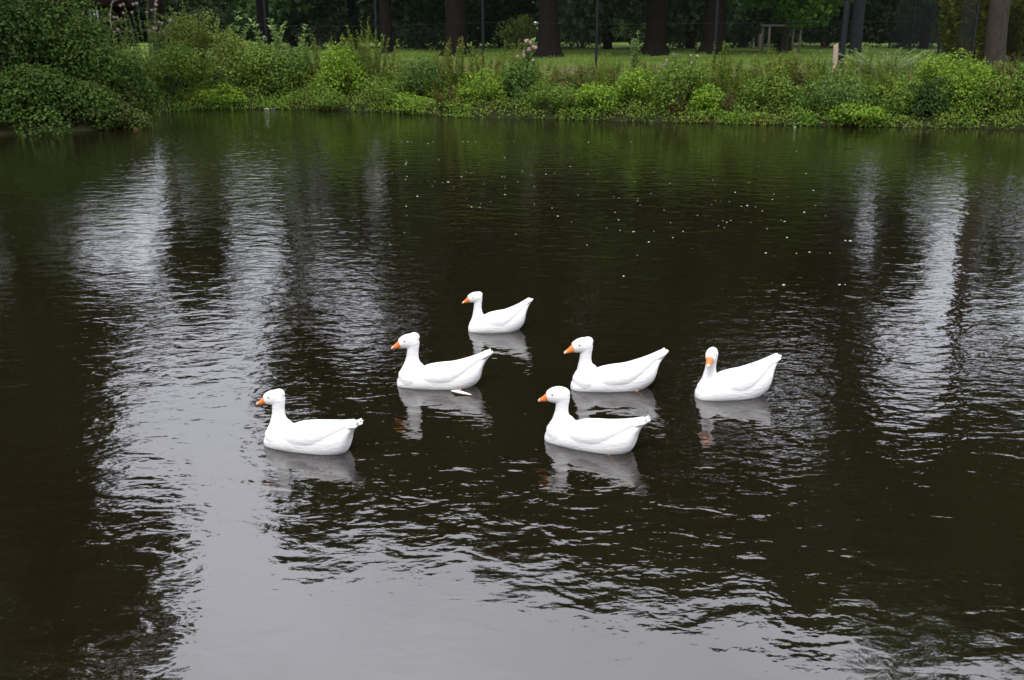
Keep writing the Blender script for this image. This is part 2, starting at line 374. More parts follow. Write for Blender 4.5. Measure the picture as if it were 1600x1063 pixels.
# ------------------------------------------------------------------ foliage builders
def blob_points(n, c, r, shell=.55):
    """points near the surface of an ellipsoid, with outward normals"""
    d = rng.normal(size=(n, 3)); d /= np.linalg.norm(d, axis=1, keepdims=True)
    k = shell + (1 - shell) * rng.random((n, 1)) ** .6
    return np.asarray(c) + d * k * np.asarray(r), d
def dome_blobs(x, y, z, rx, ry, h, k):
    """sub-clumps that fill a rounded bush"""
    B = []
    for i in range(k):
        a = rng.random() * 2 * math.pi; q = math.sqrt(rng.random()) * .78
        zz = rng.random() ** .8 * (1 - .55 * q * q)
        r = .22 + .22 * rng.random()
        B.append((np.array([x + math.cos(a) * q * rx, y + math.sin(a) * q * ry, z + h * (.12 + .68 * zz)]),
                  np.array([rx * r * 1.15, ry * r * 1.15, h * r * .85])))
    return B
def bush(name, label, x, y, rx, ry, h, n, leaf, mt, k=14, z=None, shoots=10, stem='twig', cat='shrub', group=None, aspect=.55, extra=None):
    z = g1(x, y) - .05 if z is None else z
    e = root_at(name, x, y, z, label, cat, group)
    B = dome_blobs(x, y, z, rx, ry, h, k)
    f = MB(); s = MB()
    vol = np.array([b[1][0] * b[1][2] for b in B]) ** .8; cnt = (n * vol / vol.sum()).astype(int)
    for (c, r), q in zip(B, cnt):
        pt, d = blob_points(q, c, r)
        nr = d * .7 + rng.normal(size=d.shape) * .5 + np.array([0, -.1, .45])
        f.leaves(pt, nr, leaf * (.6 + .8 * rng.random(q)), aspect)
        j = np.array([x, y, z]) + rng.normal(size=3) * [.02, .02, 0]
        mid = (j + c) / 2 + rng.normal(size=3) * .08 * h
        s.tube([j, mid, c], [.018 + .01 * h, .012 + .005 * h, .006], 5, False)
    for i in range(shoots):                                            # loose shoots that break the outline
        c, r = B[rng.integers(len(B))]
        d = rng.normal(size=3) * [1, 1, .5] + [0, -.2, .9]; d /= np.linalg.norm(d)
        a = c + d * r * .7; L = h * (.12 + .2 * rng.random()); b = a + d * L + [0, 0, -.1 * L]
        s.tube([a, (a + b) / 2 + [0, 0, .04 * L], b], [.008, .006, .003], 4, False)
        q = max(6, int(L / leaf * 5))
        tt = rng.random(q)[:, None]; pt = a + (b - a) * tt + rng.normal(size=(q, 3)) * leaf * .45
        f.leaves(pt, rng.normal(size=(q, 3)) + [0, -.3, .7], leaf * (.6 + .6 * rng.random(q)), aspect)
    f.build('foliage', M[mt], e); s.build('branches', M[stem], e)
    if extra: extra(e, B)
    return e
def weed(name, label, x, y, spread, h, ns, mt, leaf=.085, per=34, stem='stem', cat='plant', group=None, top=None, lean=.12, taper=.6, aspect=.4, droop=0., flower=0, fsize=.10, z=None):
    """upright stems with leaves that shrink towards the tip"""
    z = g1(x, y) - .03 if z is None else z
    e = root_at(name, x, y, z, label, cat, group)
    f = MB(); s = MB(); tips = []
    per = int(per * 2.6); leaf = leaf * 1.3; h = h * 1.16; ns = int(ns * 1.5)
    if mt == 'olive': taper = .35
    for i in range(ns):
        a = rng.random() * 2 * math.pi; q = math.sqrt(rng.random()) * spread
        b0 = np.array([x + math.cos(a) * q * .6, y + math.sin(a) * q * .5, z])
        hh = h * (.62 + .38 * rng.random()) * (1 - .25 * q / max(spread, .01))
        ln = np.array([math.cos(a) * lean * q / max(spread, .01) * 2 + rng.normal() * lean * .6, rng.normal() * lean * .6, 0])
        n = 7; T = np.linspace(0, 1, n)
        path = b0 + np.outer(T, [0, 0, hh]) + np.outer(T ** 1.6, ln * hh) - np.outer(T ** 3, [0, 0, droop * hh]) 
        s.tube(path, list(.0055 * (1 - .7 * T) * (1 + .4 * h)), 4, False)
        tt = .08 + .92 * rng.random(per)
        pt = np.stack([np.interp(tt, T, path[:, k]) for k in range(3)], 1)
        sz = leaf * (1.15 - taper * tt) * (.7 + .6 * rng.random(per))
        d = rng.normal(size=(per, 3)); d[:, 2] = 0; d /= np.linalg.norm(d, axis=1, keepdims=True) + 1e-9
        ax = d + np.array([0, 0, .55]); pt = pt + ax * sz[:, None] * .5
        f.leaves(pt, np.cross(ax, np.cross([0, 0, 1.], ax)) + rng.normal(size=(per, 3)) * .35, sz, aspect, ax)
        tips.append(path[-1])
    f.build('leaves', M[mt], e); s.build('stems', M[stem], e)
    for i in range(flower):
        c = tips[i % len(tips)] + rng.normal(size=3) * [.11, .08, .07] * (i >= len(tips))
        q = MB(); pt, d = blob_points(46, c, np.array([fsize, fsize, fsize * .7]), .5)
        q.leaves(pt, d + rng.normal(size=d.shape) * .4, fsize * .42, .7); q.tube([c - [0, 0, fsize * .8], c, c + [0, 0, fsize * .5]], [fsize * .25, fsize * .5, fsize * .2], 6); q.build('flower_head', M['flower'], e)
    return e

def tree(label, px, D, tr, z0, z1, Rc, n, leaf, mt='tree', bark='bark', shift=(0, 0), name='tree', k=22, flare=1.5, group=None, top_r=.45, lean=0, y=None, x=None, full=False):
    y = D if y is None else y; x = azx(px, D) if x is None else x
    z = g1(x, y) - .1
    e = root_at(name, x, y, z, label, 'tree', group)
    cx, cy = x + shift[0], y + shift[1]
    tk = MB()
    zt = z0 + (z1 - z0) * .55
    hs = [0, .12, .35, .8, 1.6, 3.5, max(z0 - z, 4.5), max(zt - z, 6)]
    rr = [flare * 1.25, flare, 1 + (flare - 1) * .55, 1 + (flare - 1) * .25, 1.06, 1.0, .85, top_r]
    pts = [(x + (cx - x) * max(0, (h - 6) / (zt - z - 4)) + lean * h + .03 * math.sin(h * 1.3 + px), y + (cy - y) * max(0, (h - 6) / (zt - z - 4)), z + h) for h in hs]
    tk.tube(pts, [tr * q for q in rr], 14, False)
    for i in range(int(flare > 1.3) * 6):                              # root buttresses
        a = i * 1.05 + px; c, s_ = math.cos(a), math.sin(a)
        tk.tube([(x + c * tr * .7, y + s_ * tr * .7, z + .9), (x + c * tr * 1.25, y + s_ * tr * 1.25, z + .28), (x + c * tr * 2.0, y + s_ * tr * 2.0, z + .02)], [tr * .28, tr * .3, tr * .12], 6, False)
    f = MB(); n = int(n * 2.3); leaf = leaf * 1.1
    H_ = z1 - z0
    B = []
    for i in range(k):
        a = rng.random() * 2 * math.pi; v = rng.random()
        prof = math.sin(math.pi * min(1, .12 + .8 * v)) ** .55
        if full: prof = 1
        q = math.sqrt(rng.random()) * (.88 if full else .8) * prof
        r = (.25 + .17 * rng.random())
        c = np.array([cx + math.cos(a) * q * Rc, cy + math.sin(a) * q * Rc, z0 + H_ * (.1 + .82 * v)])
        B.append((c, np.array([Rc * r * 1.35, Rc * r * 1.35, max(.6, min(Rc * r * 1.1, H_ * .3))])))
    vol = np.array([b[1][0] ** 2 for b in B]); cnt = (n * vol / vol.sum()).astype(int)
    for (c, r), q in zip(B, cnt):
        pt, d = blob_points(q, c, r, .4)
        f.leaves(pt, d * .5 + rng.normal(size=d.shape) * .5 + [0, 0, .4], leaf * (.6 + .8 * rng.random(q)), .65)
        zb = max(z0 - .1 * H_, min(c[2] - .15 * H_, zt)); kf = (zb - z) / (zt - z)
        b0 = np.array([x + (cx - x) * kf, y + (cy - y) * kf, zb])
        tk.tube([b0, (b0 + c) / 2 + [0, 0, .06 * H_], c], [tr * .26, tr * .16, tr * .05], 5, False)
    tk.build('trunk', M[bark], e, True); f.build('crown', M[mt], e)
    return e

# ------------------------------------------------------------------ the tall trees behind the fence (mirrored in the pond)
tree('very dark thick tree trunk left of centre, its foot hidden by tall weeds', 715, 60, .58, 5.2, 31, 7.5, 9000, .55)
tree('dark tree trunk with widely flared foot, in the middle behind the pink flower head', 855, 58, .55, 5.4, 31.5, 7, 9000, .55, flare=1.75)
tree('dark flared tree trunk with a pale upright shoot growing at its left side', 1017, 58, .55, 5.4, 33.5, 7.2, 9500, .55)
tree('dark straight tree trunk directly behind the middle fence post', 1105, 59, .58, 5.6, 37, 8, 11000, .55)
tree('slim blue grey trunk half hidden by the thick corner fence post', 1321, 60, .32, 4.6, 39, 5.6, 12000, .5, bark='bark_blue', shift=(-.2, 1), flare=1.2)
tree('stout grey brown trunk in the yellow green thicket at the right edge', 1535, 46, .42, 13.0, 31, 9.0, 11000, .5, bark='bark_grey', shift=(1.8, 0), flare=1.25, lean=-.035)
tree('young tree with bright green leaves and slim brown trunk behind the wooden frame', 1213, 63, .23, 4.1, 9, 4.0, 6500, .24, mt='chestnut', bark='bark_grey', flare=1.1, k=26)
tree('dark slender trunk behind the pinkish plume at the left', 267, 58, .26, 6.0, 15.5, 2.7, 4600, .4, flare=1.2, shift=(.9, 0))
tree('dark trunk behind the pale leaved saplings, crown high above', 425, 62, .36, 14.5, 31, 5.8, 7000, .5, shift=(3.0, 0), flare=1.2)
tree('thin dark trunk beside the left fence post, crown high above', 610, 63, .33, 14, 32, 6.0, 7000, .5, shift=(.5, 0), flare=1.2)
for (px, D, z1_, Rc, lb) in [(470, 74, 16, 4.6, 'thin leaved tree in the back row behind the pale saplings'), (560, 76, 17, 4.6, 'thin leaved tree in the back row left of the fence post'), (380, 84, 15, 4.0, 'thin leaved tree far back above the broad leaved shrub'), (1425, 74, 15, 3.6, 'thin leaved tree behind the side fence'), (1600, 70, 17, 4.4, 'thin leaved tree far back at the right edge'), (660, 78, 19, 6, 'broad dark tree in the back row, left of the very dark trunk'), (785, 80, 17, 6, 'dark tree in the back row between the two left trunks'),
                             (945, 84, 20, 6, 'dull green tree in the back row between the two flared trunks'), (1070, 82, 21, 6, 'dark tree in the back row between the two right trunks'),
                             (1175, 84, 20, 6, 'dark tree in the back row behind the wooden frame'), (1275, 82, 19, 5, 'dark tree in the back row left of the thick post')]:
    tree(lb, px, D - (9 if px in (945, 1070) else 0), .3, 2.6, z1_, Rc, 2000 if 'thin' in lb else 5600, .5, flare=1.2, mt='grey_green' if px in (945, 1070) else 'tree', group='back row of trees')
# big trees on the left bank, next to the overhanging shrubs
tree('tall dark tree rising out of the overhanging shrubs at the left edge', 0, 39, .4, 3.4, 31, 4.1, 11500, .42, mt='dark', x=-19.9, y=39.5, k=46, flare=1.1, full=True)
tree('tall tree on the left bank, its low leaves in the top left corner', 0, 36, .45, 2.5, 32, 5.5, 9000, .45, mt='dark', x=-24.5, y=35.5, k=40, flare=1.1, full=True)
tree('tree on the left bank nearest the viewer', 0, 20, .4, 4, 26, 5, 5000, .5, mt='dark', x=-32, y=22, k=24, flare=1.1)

# ------------------------------------------------------------------ far wood and mid-ground hedges
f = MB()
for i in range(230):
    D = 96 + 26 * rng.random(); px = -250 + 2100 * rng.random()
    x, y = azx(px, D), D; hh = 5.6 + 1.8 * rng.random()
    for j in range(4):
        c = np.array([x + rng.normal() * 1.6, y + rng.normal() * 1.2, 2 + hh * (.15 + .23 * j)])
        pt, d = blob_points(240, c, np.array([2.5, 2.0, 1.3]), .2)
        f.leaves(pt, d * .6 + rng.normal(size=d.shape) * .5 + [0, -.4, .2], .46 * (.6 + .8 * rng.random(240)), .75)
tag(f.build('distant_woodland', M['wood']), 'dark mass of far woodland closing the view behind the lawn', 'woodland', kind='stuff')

def hedge_at(label, px, D, rx, h, n, leaf, mt, name='shrub', cat='shrub', ry=None, k=12):
    return bush(name, label, azx(px, D), D, rx, ry or rx * .8, h, n, leaf, mt, k=k, shoots=8, cat=cat)
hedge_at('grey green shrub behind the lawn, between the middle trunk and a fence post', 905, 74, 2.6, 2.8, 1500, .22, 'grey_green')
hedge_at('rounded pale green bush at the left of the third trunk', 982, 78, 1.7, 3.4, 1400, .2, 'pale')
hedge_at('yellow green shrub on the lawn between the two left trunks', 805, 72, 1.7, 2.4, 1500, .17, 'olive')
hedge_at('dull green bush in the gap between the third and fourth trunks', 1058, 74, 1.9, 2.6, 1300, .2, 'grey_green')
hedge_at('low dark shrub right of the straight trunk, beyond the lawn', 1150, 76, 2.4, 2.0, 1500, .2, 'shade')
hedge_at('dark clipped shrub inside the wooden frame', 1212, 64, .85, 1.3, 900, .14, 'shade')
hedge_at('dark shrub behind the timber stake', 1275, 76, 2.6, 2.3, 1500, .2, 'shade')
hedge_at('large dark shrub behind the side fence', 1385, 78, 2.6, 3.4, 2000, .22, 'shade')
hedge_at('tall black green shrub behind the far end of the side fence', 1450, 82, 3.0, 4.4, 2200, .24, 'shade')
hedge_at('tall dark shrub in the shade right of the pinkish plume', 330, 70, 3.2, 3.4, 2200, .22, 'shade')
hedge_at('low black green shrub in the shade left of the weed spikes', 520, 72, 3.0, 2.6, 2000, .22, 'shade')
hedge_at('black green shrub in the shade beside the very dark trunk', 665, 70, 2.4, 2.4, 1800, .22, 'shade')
for (px, lb) in [(1490, 'yellow green cane thicket left of the grey brown trunk'), (1588, 'yellow green cane thicket right of the grey brown trunk')]:
    x = azx(px, 51)
    weed('cane_thicket', lb, x, 51, 1.5, 3.4, 60, 'yellowish', leaf=.24, per=60, cat='shrub', lean=.14, taper=.3, aspect=.3)

# ------------------------------------------------------------------ fences
def fence(label, pts, h, thick=()):
    x0, y0 = pts[0]
    e = root_at('chain_link_fence', x0, y0, g1(x0, y0), label, 'fence')
    net = MB()
    for i, (x, y) in enumerate(pts):
        z = g1(x, y); q = MB(); r = .13 if i in thick else .058
        q.tube([(x, y, z - .2), (x, y, z + h)], [r, r], 10); q.tube([(x, y, z + h), (x, y, z + h + .05)], [r * 1.15, r * .5], 10)
        for c in (.5, 2.0, 3.4): q.tube([(x, y, z + c - .03), (x, y, z + c + .03)], [r + .012, r + .012], 10)
        po = q.build('post', M['post'], e)
        if i in thick:
            s = MB(); s.tube([(x + .15, y - .05, z + .05), (x + .15, y - .05, z + h - .1)], [.02, .02], 6); s.build('steel_tube', M['rail'], po)
    for i in range(len(pts) - 1):
        (xa, ya), (xb, yb) = pts[i], pts[i + 1]; za, zb = g1(xa, ya), g1(xb, yb)
        for c in (.06, 2.0, h - .04):
            s = MB(); s.tube([(xa, ya - .05, za + c), (xb, yb - .05, zb + c)], [.005] * 2, 5); s.build('tension_wire', M['wire'], e)
        L = math.hypot(xb - xa, yb - ya); ux, uy = (xb - xa) / L, (yb - ya) / L; sp_ = .075
        for sgn in (1, -1):
            for s0 in np.arange(-h, L + h, sp_):
                a, b = (s0, s0 + h) if sgn > 0 else (s0, s0 - h)
                lo, hi = min(a, b), max(a, b)
                if hi < 0 or lo > L: continue
                def pt(sv):
                    k = (sv - a) / (b - a)
                    return (xa + ux * sv, ya + uy * sv - .02 * sgn * .1, za + (zb - za) * sv / L + .03 + k * (h - .06))
                sa, sb = min(max(a, 0), L), min(max(b, 0), L)
                if abs(sa - sb) < .02: continue
                net.tube([pt(sa), pt(sb)], [.0016, .0016], 3, False)
    net.build('wire_mesh', M['wire'], e)
    return e
fp = []
for px, py in [(245, 104), (420, 104.5), (590, 105), (755, 106), (931, 107), (1115, 108), (1313, 110), (1515, 111), (1730, 112)]:
    fp.append(at(px, py, 1.6))
fence('tall chain link fence on black posts along the top of the bank', fp, 4.0, thick=(6,))
cx, cy = fp[7]
fence('black side fence running back from the bank beside the yellow green thicket', [(cx + .25, cy + .6), (azx(1448, 57), 57), (azx(1404, 66), 66), (azx(1372, 75), 75)], 4.0)

# timber stake, wooden tree guard, far posts
x, y = at(1303, 114, 1.56)
q = MB(); z = g1(x, y)
b = bmesh.new()
bmesh.ops.create_cone(b, cap_ends=True, segments=10, radius1=.11, radius2=.10, depth=1.25)
bmesh.ops.translate(b, verts=b.verts, vec=(0, 0, .47))
for v in b.verts:
    if v.co.z > 1: v.co.z += .05 * v.co.x / .1
bmesh.ops.bevel(b, geom=[e for e in b.edges if all(v.co.z > .9 for v in e.verts)], offset=.012, segments=2, affect='EDGES')
me = bpy.data.meshes.new('timber_stake'); b.to_mesh(me); me.materials.append(M['timber'])
o = bpy.data.objects.new('timber_stake', me); C.objects.link(o); o.location = (x, y, z); o.rotation_euler = (0, R(-1.5), 0)
tag(o, 'short pale weathered timber stake standing left of the thick fence post', 'stake')
e = root_at('tree_guard', azx(1213, 61.5), 61.5, g1(azx(1213, 61.5), 61.5), 'grey wooden frame of posts and a rail round the young tree', 'tree guard')
xa, xb, yy = azx(1189, 61.5), azx(1236, 61.5), 61.5
for x_ in (xa, xb):
    for y_ in (yy, yy + 1.6):
        s = MB(); z = g1(x_, y_); s.box((x_, y_, z + .78), (.12, .12, 1.66)); s.build('post', M['timber_grey'], e)
z = g1(xa, yy)
for (c, d) in [(((xa + xb) / 2 - .1, yy - .08, z + 1.56), (xb - xa + .75, .06, .11)), (((xa + xb) / 2, yy + 1.68, z + 1.56), (xb - xa + .3, .06, .11))]:
    s = MB(); s.box(c, d); s.build('rail', M['timber_grey'], e)
for (px, D, ww, hh, lb) in [(1176, 73, .34, 1.0, 'low pale post on the lawn left of the wooden frame'), (1165, 75, .2, .8, 'thin grey post beside the low pale post')]:
    s = MB(); x = azx(px, D); z = g1(x, D)
    s.tube([(0, 0, -.1), (0, 0, hh * .9), (0, 0, hh)], [ww / 2, ww / 2 * .95, ww / 2 * .6], 8)
    o = s.build('marker_post', M['stone']); o.location = (x, D, z); tag(o, lb, 'post')

# garden shed among the dark trees at the left
e = root_at('garden_shed', azx(150, 82), 82, 1.9, 'dark shed with a pale framed window, deep in the shade at the left', 'shed')
x, z = azx(150, 82), 1.9
s = MB(); s.box((x, 83, z + 1.45), (6.4, 4, 3.1)); s.build('wall', M['shed_wall'], e)
s = MB(); s.add([(x - 3.5, 80.7, z + 3.0), (x + 3.5, 80.7, z + 3.0), (x + 3.5, 83, z + 4.6), (x - 3.5, 83, z + 4.6), (x - 3.5, 85.3, z + 3.0), (x + 3.5, 85.3, z + 3.0)],
                [(0, 1, 2, 3), (3, 2, 5, 4), (0, 3, 4, 4), (1, 5, 2, 2), (0, 4, 5, 1)]); s.build('roof', M['shed_roof'], e)
wx = azx(172, 81)
w_ = MB(); zc = z + 2.2
for (dx, dz, a, b_) in [(-.28, 0, .12, 1.1), (.28, 0, .12, 1.1), (0, .5, .44, .1), (0, -.5, .44, .1)]: w_.box((wx + dx, 80.95, zc + dz), (a, .1, b_))
wf = w_.build('window', M['frame_white'], e)
s = MB(); s.box((wx, 80.97, zc), (.44, .04, .9)); 
po = s.build('pane', M['pane'], None); po.data.transform(Matrix.Translation(-Vector((x, 82, 1.9)))); po.parent = wf

# bare dead sapling
x, y = bank(197, 4.5); z = g1(x, y)
e = root_at('bare_sapling', x, y, z, 'bare bleached sapling with thin sideways twigs above the left shrubs', 'sapling')
s = MB(); zt = z + 1.0
P0 = [(x, y, z - .1), (x + .02, y, z + .9), (x - .03, y, z + 1.7), (x - .07, y, z + 2.3), (x + .02, y, z + 2.75), (x + .2, y, z + 3.3), (x + .3, y, z + 3.9)]
s.tube(P0, [.045, .04, .034, .03, .026, .02, .012], 6, False); s.build('stem', M['dead'], e)
for (hz, dx, dz) in [(1.2, .85, .05), (1.45, .8, .22), (1.6, .9, .3), (1.82, 1.05, .02), (2.2, .75, .14), (2.9, .5, .3), (1.9, -.6, .25), (2.15, -.5, .3), (1.0, -.5, .3)]:
    s = MB(); s.tube([(x - .02, y, z + hz), (x + dx * .4, y - .03, z + hz + dz * .6), (x + dx, y, z + hz + dz)], [.014, .010, .004], 4, False); s.build('twig', M['dead'], e)

# ------------------------------------------------------------------ left overhanging shrubs (33-38 m away)
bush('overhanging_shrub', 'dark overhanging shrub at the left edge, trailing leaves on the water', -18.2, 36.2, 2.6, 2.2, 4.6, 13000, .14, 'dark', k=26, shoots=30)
bush('overhanging_shrub', 'rounded green shrub above the water, tallest of the left bank', -16.6, 37.3, 2.3, 2.0, 3.9, 12000, .135, 'bush', k=26, shoots=34)
bush('overhanging_shrub', 'low green shrub touching the water in the left corner', -16.9, 34.7, 2.2, 1.3, 2.2, 10000, .135, 'bush', k=20, shoots=24, z=.0)
bush('overhanging_shrub', 'dark green shrub hanging down to the water left of the low brownish tip', -15.3, 35.7, 1.5, 1.1, 2.0, 7000, .125, 'bush', k=20, shoots=24, z=.0)
bush('overhanging_shrub', 'green shrub sloping down to the water beside the low brownish tip', -14.9, 37.2, 1.5, 1.6, 3.0, 9000, .125, 'bush', k=20, shoots=24, z=.2)
bush('overhanging_shrub', 'low green and brown shrub tip leaning out over the water', -14.0, 36.7, 1.3, 1.0, 1.5, 5200, .11, 'green_brown', k=12, shoots=16, z=.0)
bush('overhanging_shrub', 'yellow green shrub behind the low brownish tip', -14.3, 38.6, 1.1, 1.3, 2.4, 4600, .12, 'bush', k=14, shoots=16, z=.2)
bush('overhanging_shrub', 'olive shrub at the foot of the bare sapling', -15.6, 40.5, 1.4, 1.4, 2.6, 4000, .15, 'olive', k=14, shoots=18, z=.4)
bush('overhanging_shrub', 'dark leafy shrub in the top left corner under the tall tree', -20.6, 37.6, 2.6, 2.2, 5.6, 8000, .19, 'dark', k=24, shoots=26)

# ------------------------------------------------------------------ plants of the far bank
def b_bush(px, d, w_px, h, mt, label, n=None, leaf=.11, k=12, name='bank_shrub', shoots=18, z=None, ry=None, cat='shrub'):
    h = h * (1.22 if h > .9 else 1.1)
    x, y = bank(px, d); rx = w_px / 2 / (1575 / y)
    return bush(name, label, x, y, rx, ry or min(1.3, rx * .8), h, n or int(1000 * rx * h + 700), leaf, mt, k=k, shoots=shoots, z=z, stem='stem', cat=cat)
def b_weed(px, d, w_px, h, ns, mt, label, name='tall_weed', **kw):
    x, y = bank(px, d); return weed(name, label, x, y, w_px / 2 / (1575 / y) * 1.25, h, ns, mt, **kw)
B_ = b_bush
B_(275, 1.2, 130, 1.9, 'mid', 'dark green bank shrub at the left end of the far shore', leaf=.12, k=18)
B_(330, 2.6, 150, 2.5, 'olive', 'tall olive green bank shrub right of the pinkish plume', leaf=.11, k=18, shoots=26)
B_(410, 1.0, 150, 1.9, 'mid', 'broad leaved green bank shrub above the blue litter', leaf=.13, k=20)
B_(345, .5, 100, .8, 'bright', 'low bright green bank plant hanging to the water left of the blue litter', leaf=.11)
B_(455, 1.9, 110, 1.6, 'blue', 'grey green bank shrub below the pale leaved saplings', leaf=.12, k=16)
B_(530, 1.2, 95, 1.75, 'bright', 'vivid light green rounded shrub left of the fence post', leaf=.11, k=16)
B_(515, .4, 120, .75, 'mid', 'low dark green plant at the water below the vivid green shrub', leaf=.09)
B_(615, .8, 110, 1.25, 'mid', 'green bank shrub below the mugwort spikes', leaf=.10)
B_(665, 1.3, 70, 1.45, 'blue', 'grey green bank shrub left of the rusty dock', leaf=.09)
B_(640, .25, 80, .6, 'bright', 'low yellow green plant on the water edge below the grey green shrub', leaf=.10)
B_(755, .9, 80, 1.15, 'bright', 'bright green bank shrub right of the rusty dock', leaf=.09)
B_(818, 1.1, 75, 1.5, 'blue', 'blue green leafy base below the tall pink flower head', leaf=.10)
B_(875, .7, 90, 1.0, 'mid', 'low green bank shrub right of the pink flower head', leaf=.09)
B_(935, .7, 85, .95, 'bright', 'low bright green bank shrub below the second fence post', leaf=.10)
B_(990, .9, 85, 1.2, 'bright', 'leafy bright green bank shrub below the third trunk', leaf=.10)
B_(1060, 1.1, 100, 1.6, 'mid', 'big green bank shrub under the pink flowered clump', leaf=.10, k=16)
B_(1105, .7, 60, 1.0, 'bright', 'small green bank shrub left of the bare slope', leaf=.10)
B_(1205, .9, 95, 1.35, 'mid', 'dense green bank shrub at the foot of the yellowing dock', leaf=.10, k=16)
B_(1305, .9, 130, 1.25, 'blue', 'blue green nettle like bank shrub right of the black liner', leaf=.11, k=18)
B_(1320, .35, 130, .62, 'bright', 'low light green plant creeping onto the water right of the black liner', leaf=.11)
B_(1395, 1.0, 85, 1.3, 'mid', 'green bank shrub below the drooping willow herb', leaf=.10)
B_(1480, 1.7, 130, 1.75, 'bright', 'big light green bank shrub in front of the side fence', leaf=.10, k=18)
B_(1455, .7, 100, 1.1, 'dark', 'dark bank shrub with hollow foot at the waterline near the right edge', leaf=.10)
B_(1535, .8, 70, 1.3, 'mid', 'green bank shrub left of the russet stalks', leaf=.10)
B_(1590, .9, 80, 1.5, 'mid', 'green bank shrub at the far right edge', leaf=.10, k=14)
W_ = b_weed
W_(247, 3.2, 60, 3.3, 14, 'pale', 'tall pinkish feathery plume plant behind the left shrubs', leaf=.1, per=50, flower=38, fsize=.085, lean=.13, name='plume_plant')
W_(375, 2.6, 26, 3.3, 3, 'pale', 'leftmost pale leaved sapling above the bank shrubs', leaf=.24, per=26, aspect=.6, name='leafy_sapling', taper=.5)
W_(435, 2.4, 20, 3.3, 3, 'pale', 'tallest pale leaved sapling in the middle of three', leaf=.24, per=28, aspect=.6, name='leafy_sapling', taper=.5)
W_(463, 2.4, 26, 3.1, 3, 'pale', 'pale leaved sapling nearest the fence post, right of the other two', leaf=.22, per=26, aspect=.6, name='leafy_sapling', taper=.5)
W_(305, 3.2, 110, 2.9, 26, 'olive', 'olive weed spikes above the left shrubs', per=40)
W_(505, 3.0, 45, 2.0, 8, 'olive', 'short leaning mugwort stems left of the tallest weed spikes', per=34)
W_(585, 2.4, 75, 2.75, 18, 'olive', 'tallest clump of mugwort spikes left of the very dark trunk', per=46)
W_(545, 2.6, 50, 1.7, 12, 'mid', 'low green weed stems beside the tallest mugwort', per=36)
W_(710, 2.0, 65, 2.35, 16, 'olive', 'mugwort spikes in front of the very dark trunk', per=46)
W_(748, 2.6, 26, 1.7, 5, 'olive', 'few thin weed stems at the foot of the left fence post', per=30)
W_(705, .5, 62, .85, 16, 'rust', 'rusty brown dock at the waterline under the mugwort spikes', leaf=.07, per=40, name='dock_plant')
W_(820, 1.9, 26, 2.1, 7, 'blue', 'tall stem with round pale pink flower head in front of the middle trunk', leaf=.13, per=36, flower=16, fsize=.10, lean=.06, name='flowering_plant')
W_(1052, 1.9, 42, 1.9, 9, 'blue', 'pink flowered clump below the fourth trunk', leaf=.12, per=36, flower=12, fsize=.075, lean=.09, name='flowering_plant')
W_(988, 3.6, 14, 2.0, 3, 'pale', 'pale green upright shoot at the left side of the third trunk', leaf=.13, per=50, lean=.04, name='upright_shoot')
W_(900, 2.3, 95, 1.0, 26, 'straw', 'straw coloured stalks left of the second fence post', per=22, leaf=.08, name='dry_stalks')
W_(985, 2.2, 85, 1.25, 26, 'straw', 'reddish straw stalks below the third trunk', per=24, leaf=.08, name='dry_stalks')
W_(1205, 1.8, 85, 1.75, 22, 'olive', 'yellowing dock stems in front of the wooden frame', leaf=.1, per=44, name='dock_plant')
W_(1225, 2.6, 60, 1.5, 12, 'straw', 'dry leaning stalks right of the yellowing dock', per=26, leaf=.09, name='dry_stalks')
W_(1055, .4, 36, .6, 8, 'rust', 'small rusty plant at the waterline below the pink flowered clump', leaf=.09, per=26, name='dock_plant')
W_(1130, .7, 30, .9, 10, 'rust', 'withered brown stalks on the bare slope left of the yellowing dock', leaf=.07, per=16, name='dry_stalks', stem='twig')
W_(1372, 4.0, 100, 1.55, 34, 'pale', 'arching pale willow herb right of the thick fence post', leaf=.13, per=34, lean=.5, droop=.25, aspect=.2, name='arching_plant', stem='dead')
W_(1285, 5.5, 40, 1.3, 5, 'pale', 'two forked pale shoots behind the timber stake', leaf=.13, per=26, lean=.25, name='upright_shoot')
W_(1330, 5.4, 22, 1.4, 4, 'pale', 'thin pale weed at the right of the thick post', leaf=.12, per=26, name='tall_weed')
W_(1450, 3.6, 90, 1.1, 26, 'rust', 'brownish seed stalks in front of the side fence', per=24, leaf=.07, name='dry_stalks')
W_(1520, 3.2, 110, .95, 34, 'bright', 'fresh green weed stems below the corner of the side fence', per=36, leaf=.09)
W_(1580, 2.3, 70, 1.6, 18, 'rust', 'russet seed stalks at the right edge of the bank', per=36, leaf=.09, name='dock_plant')
W_(1530, .9, 46, 1.2, 10, 'rust', 'orange brown dock near the right edge', per=36, leaf=.10, name='dock_plant')
W_(1430, 2.0, 14, 1.3, 4, 'bright', 'single light green upright weed above the dark shrub', per=36, leaf=.10)

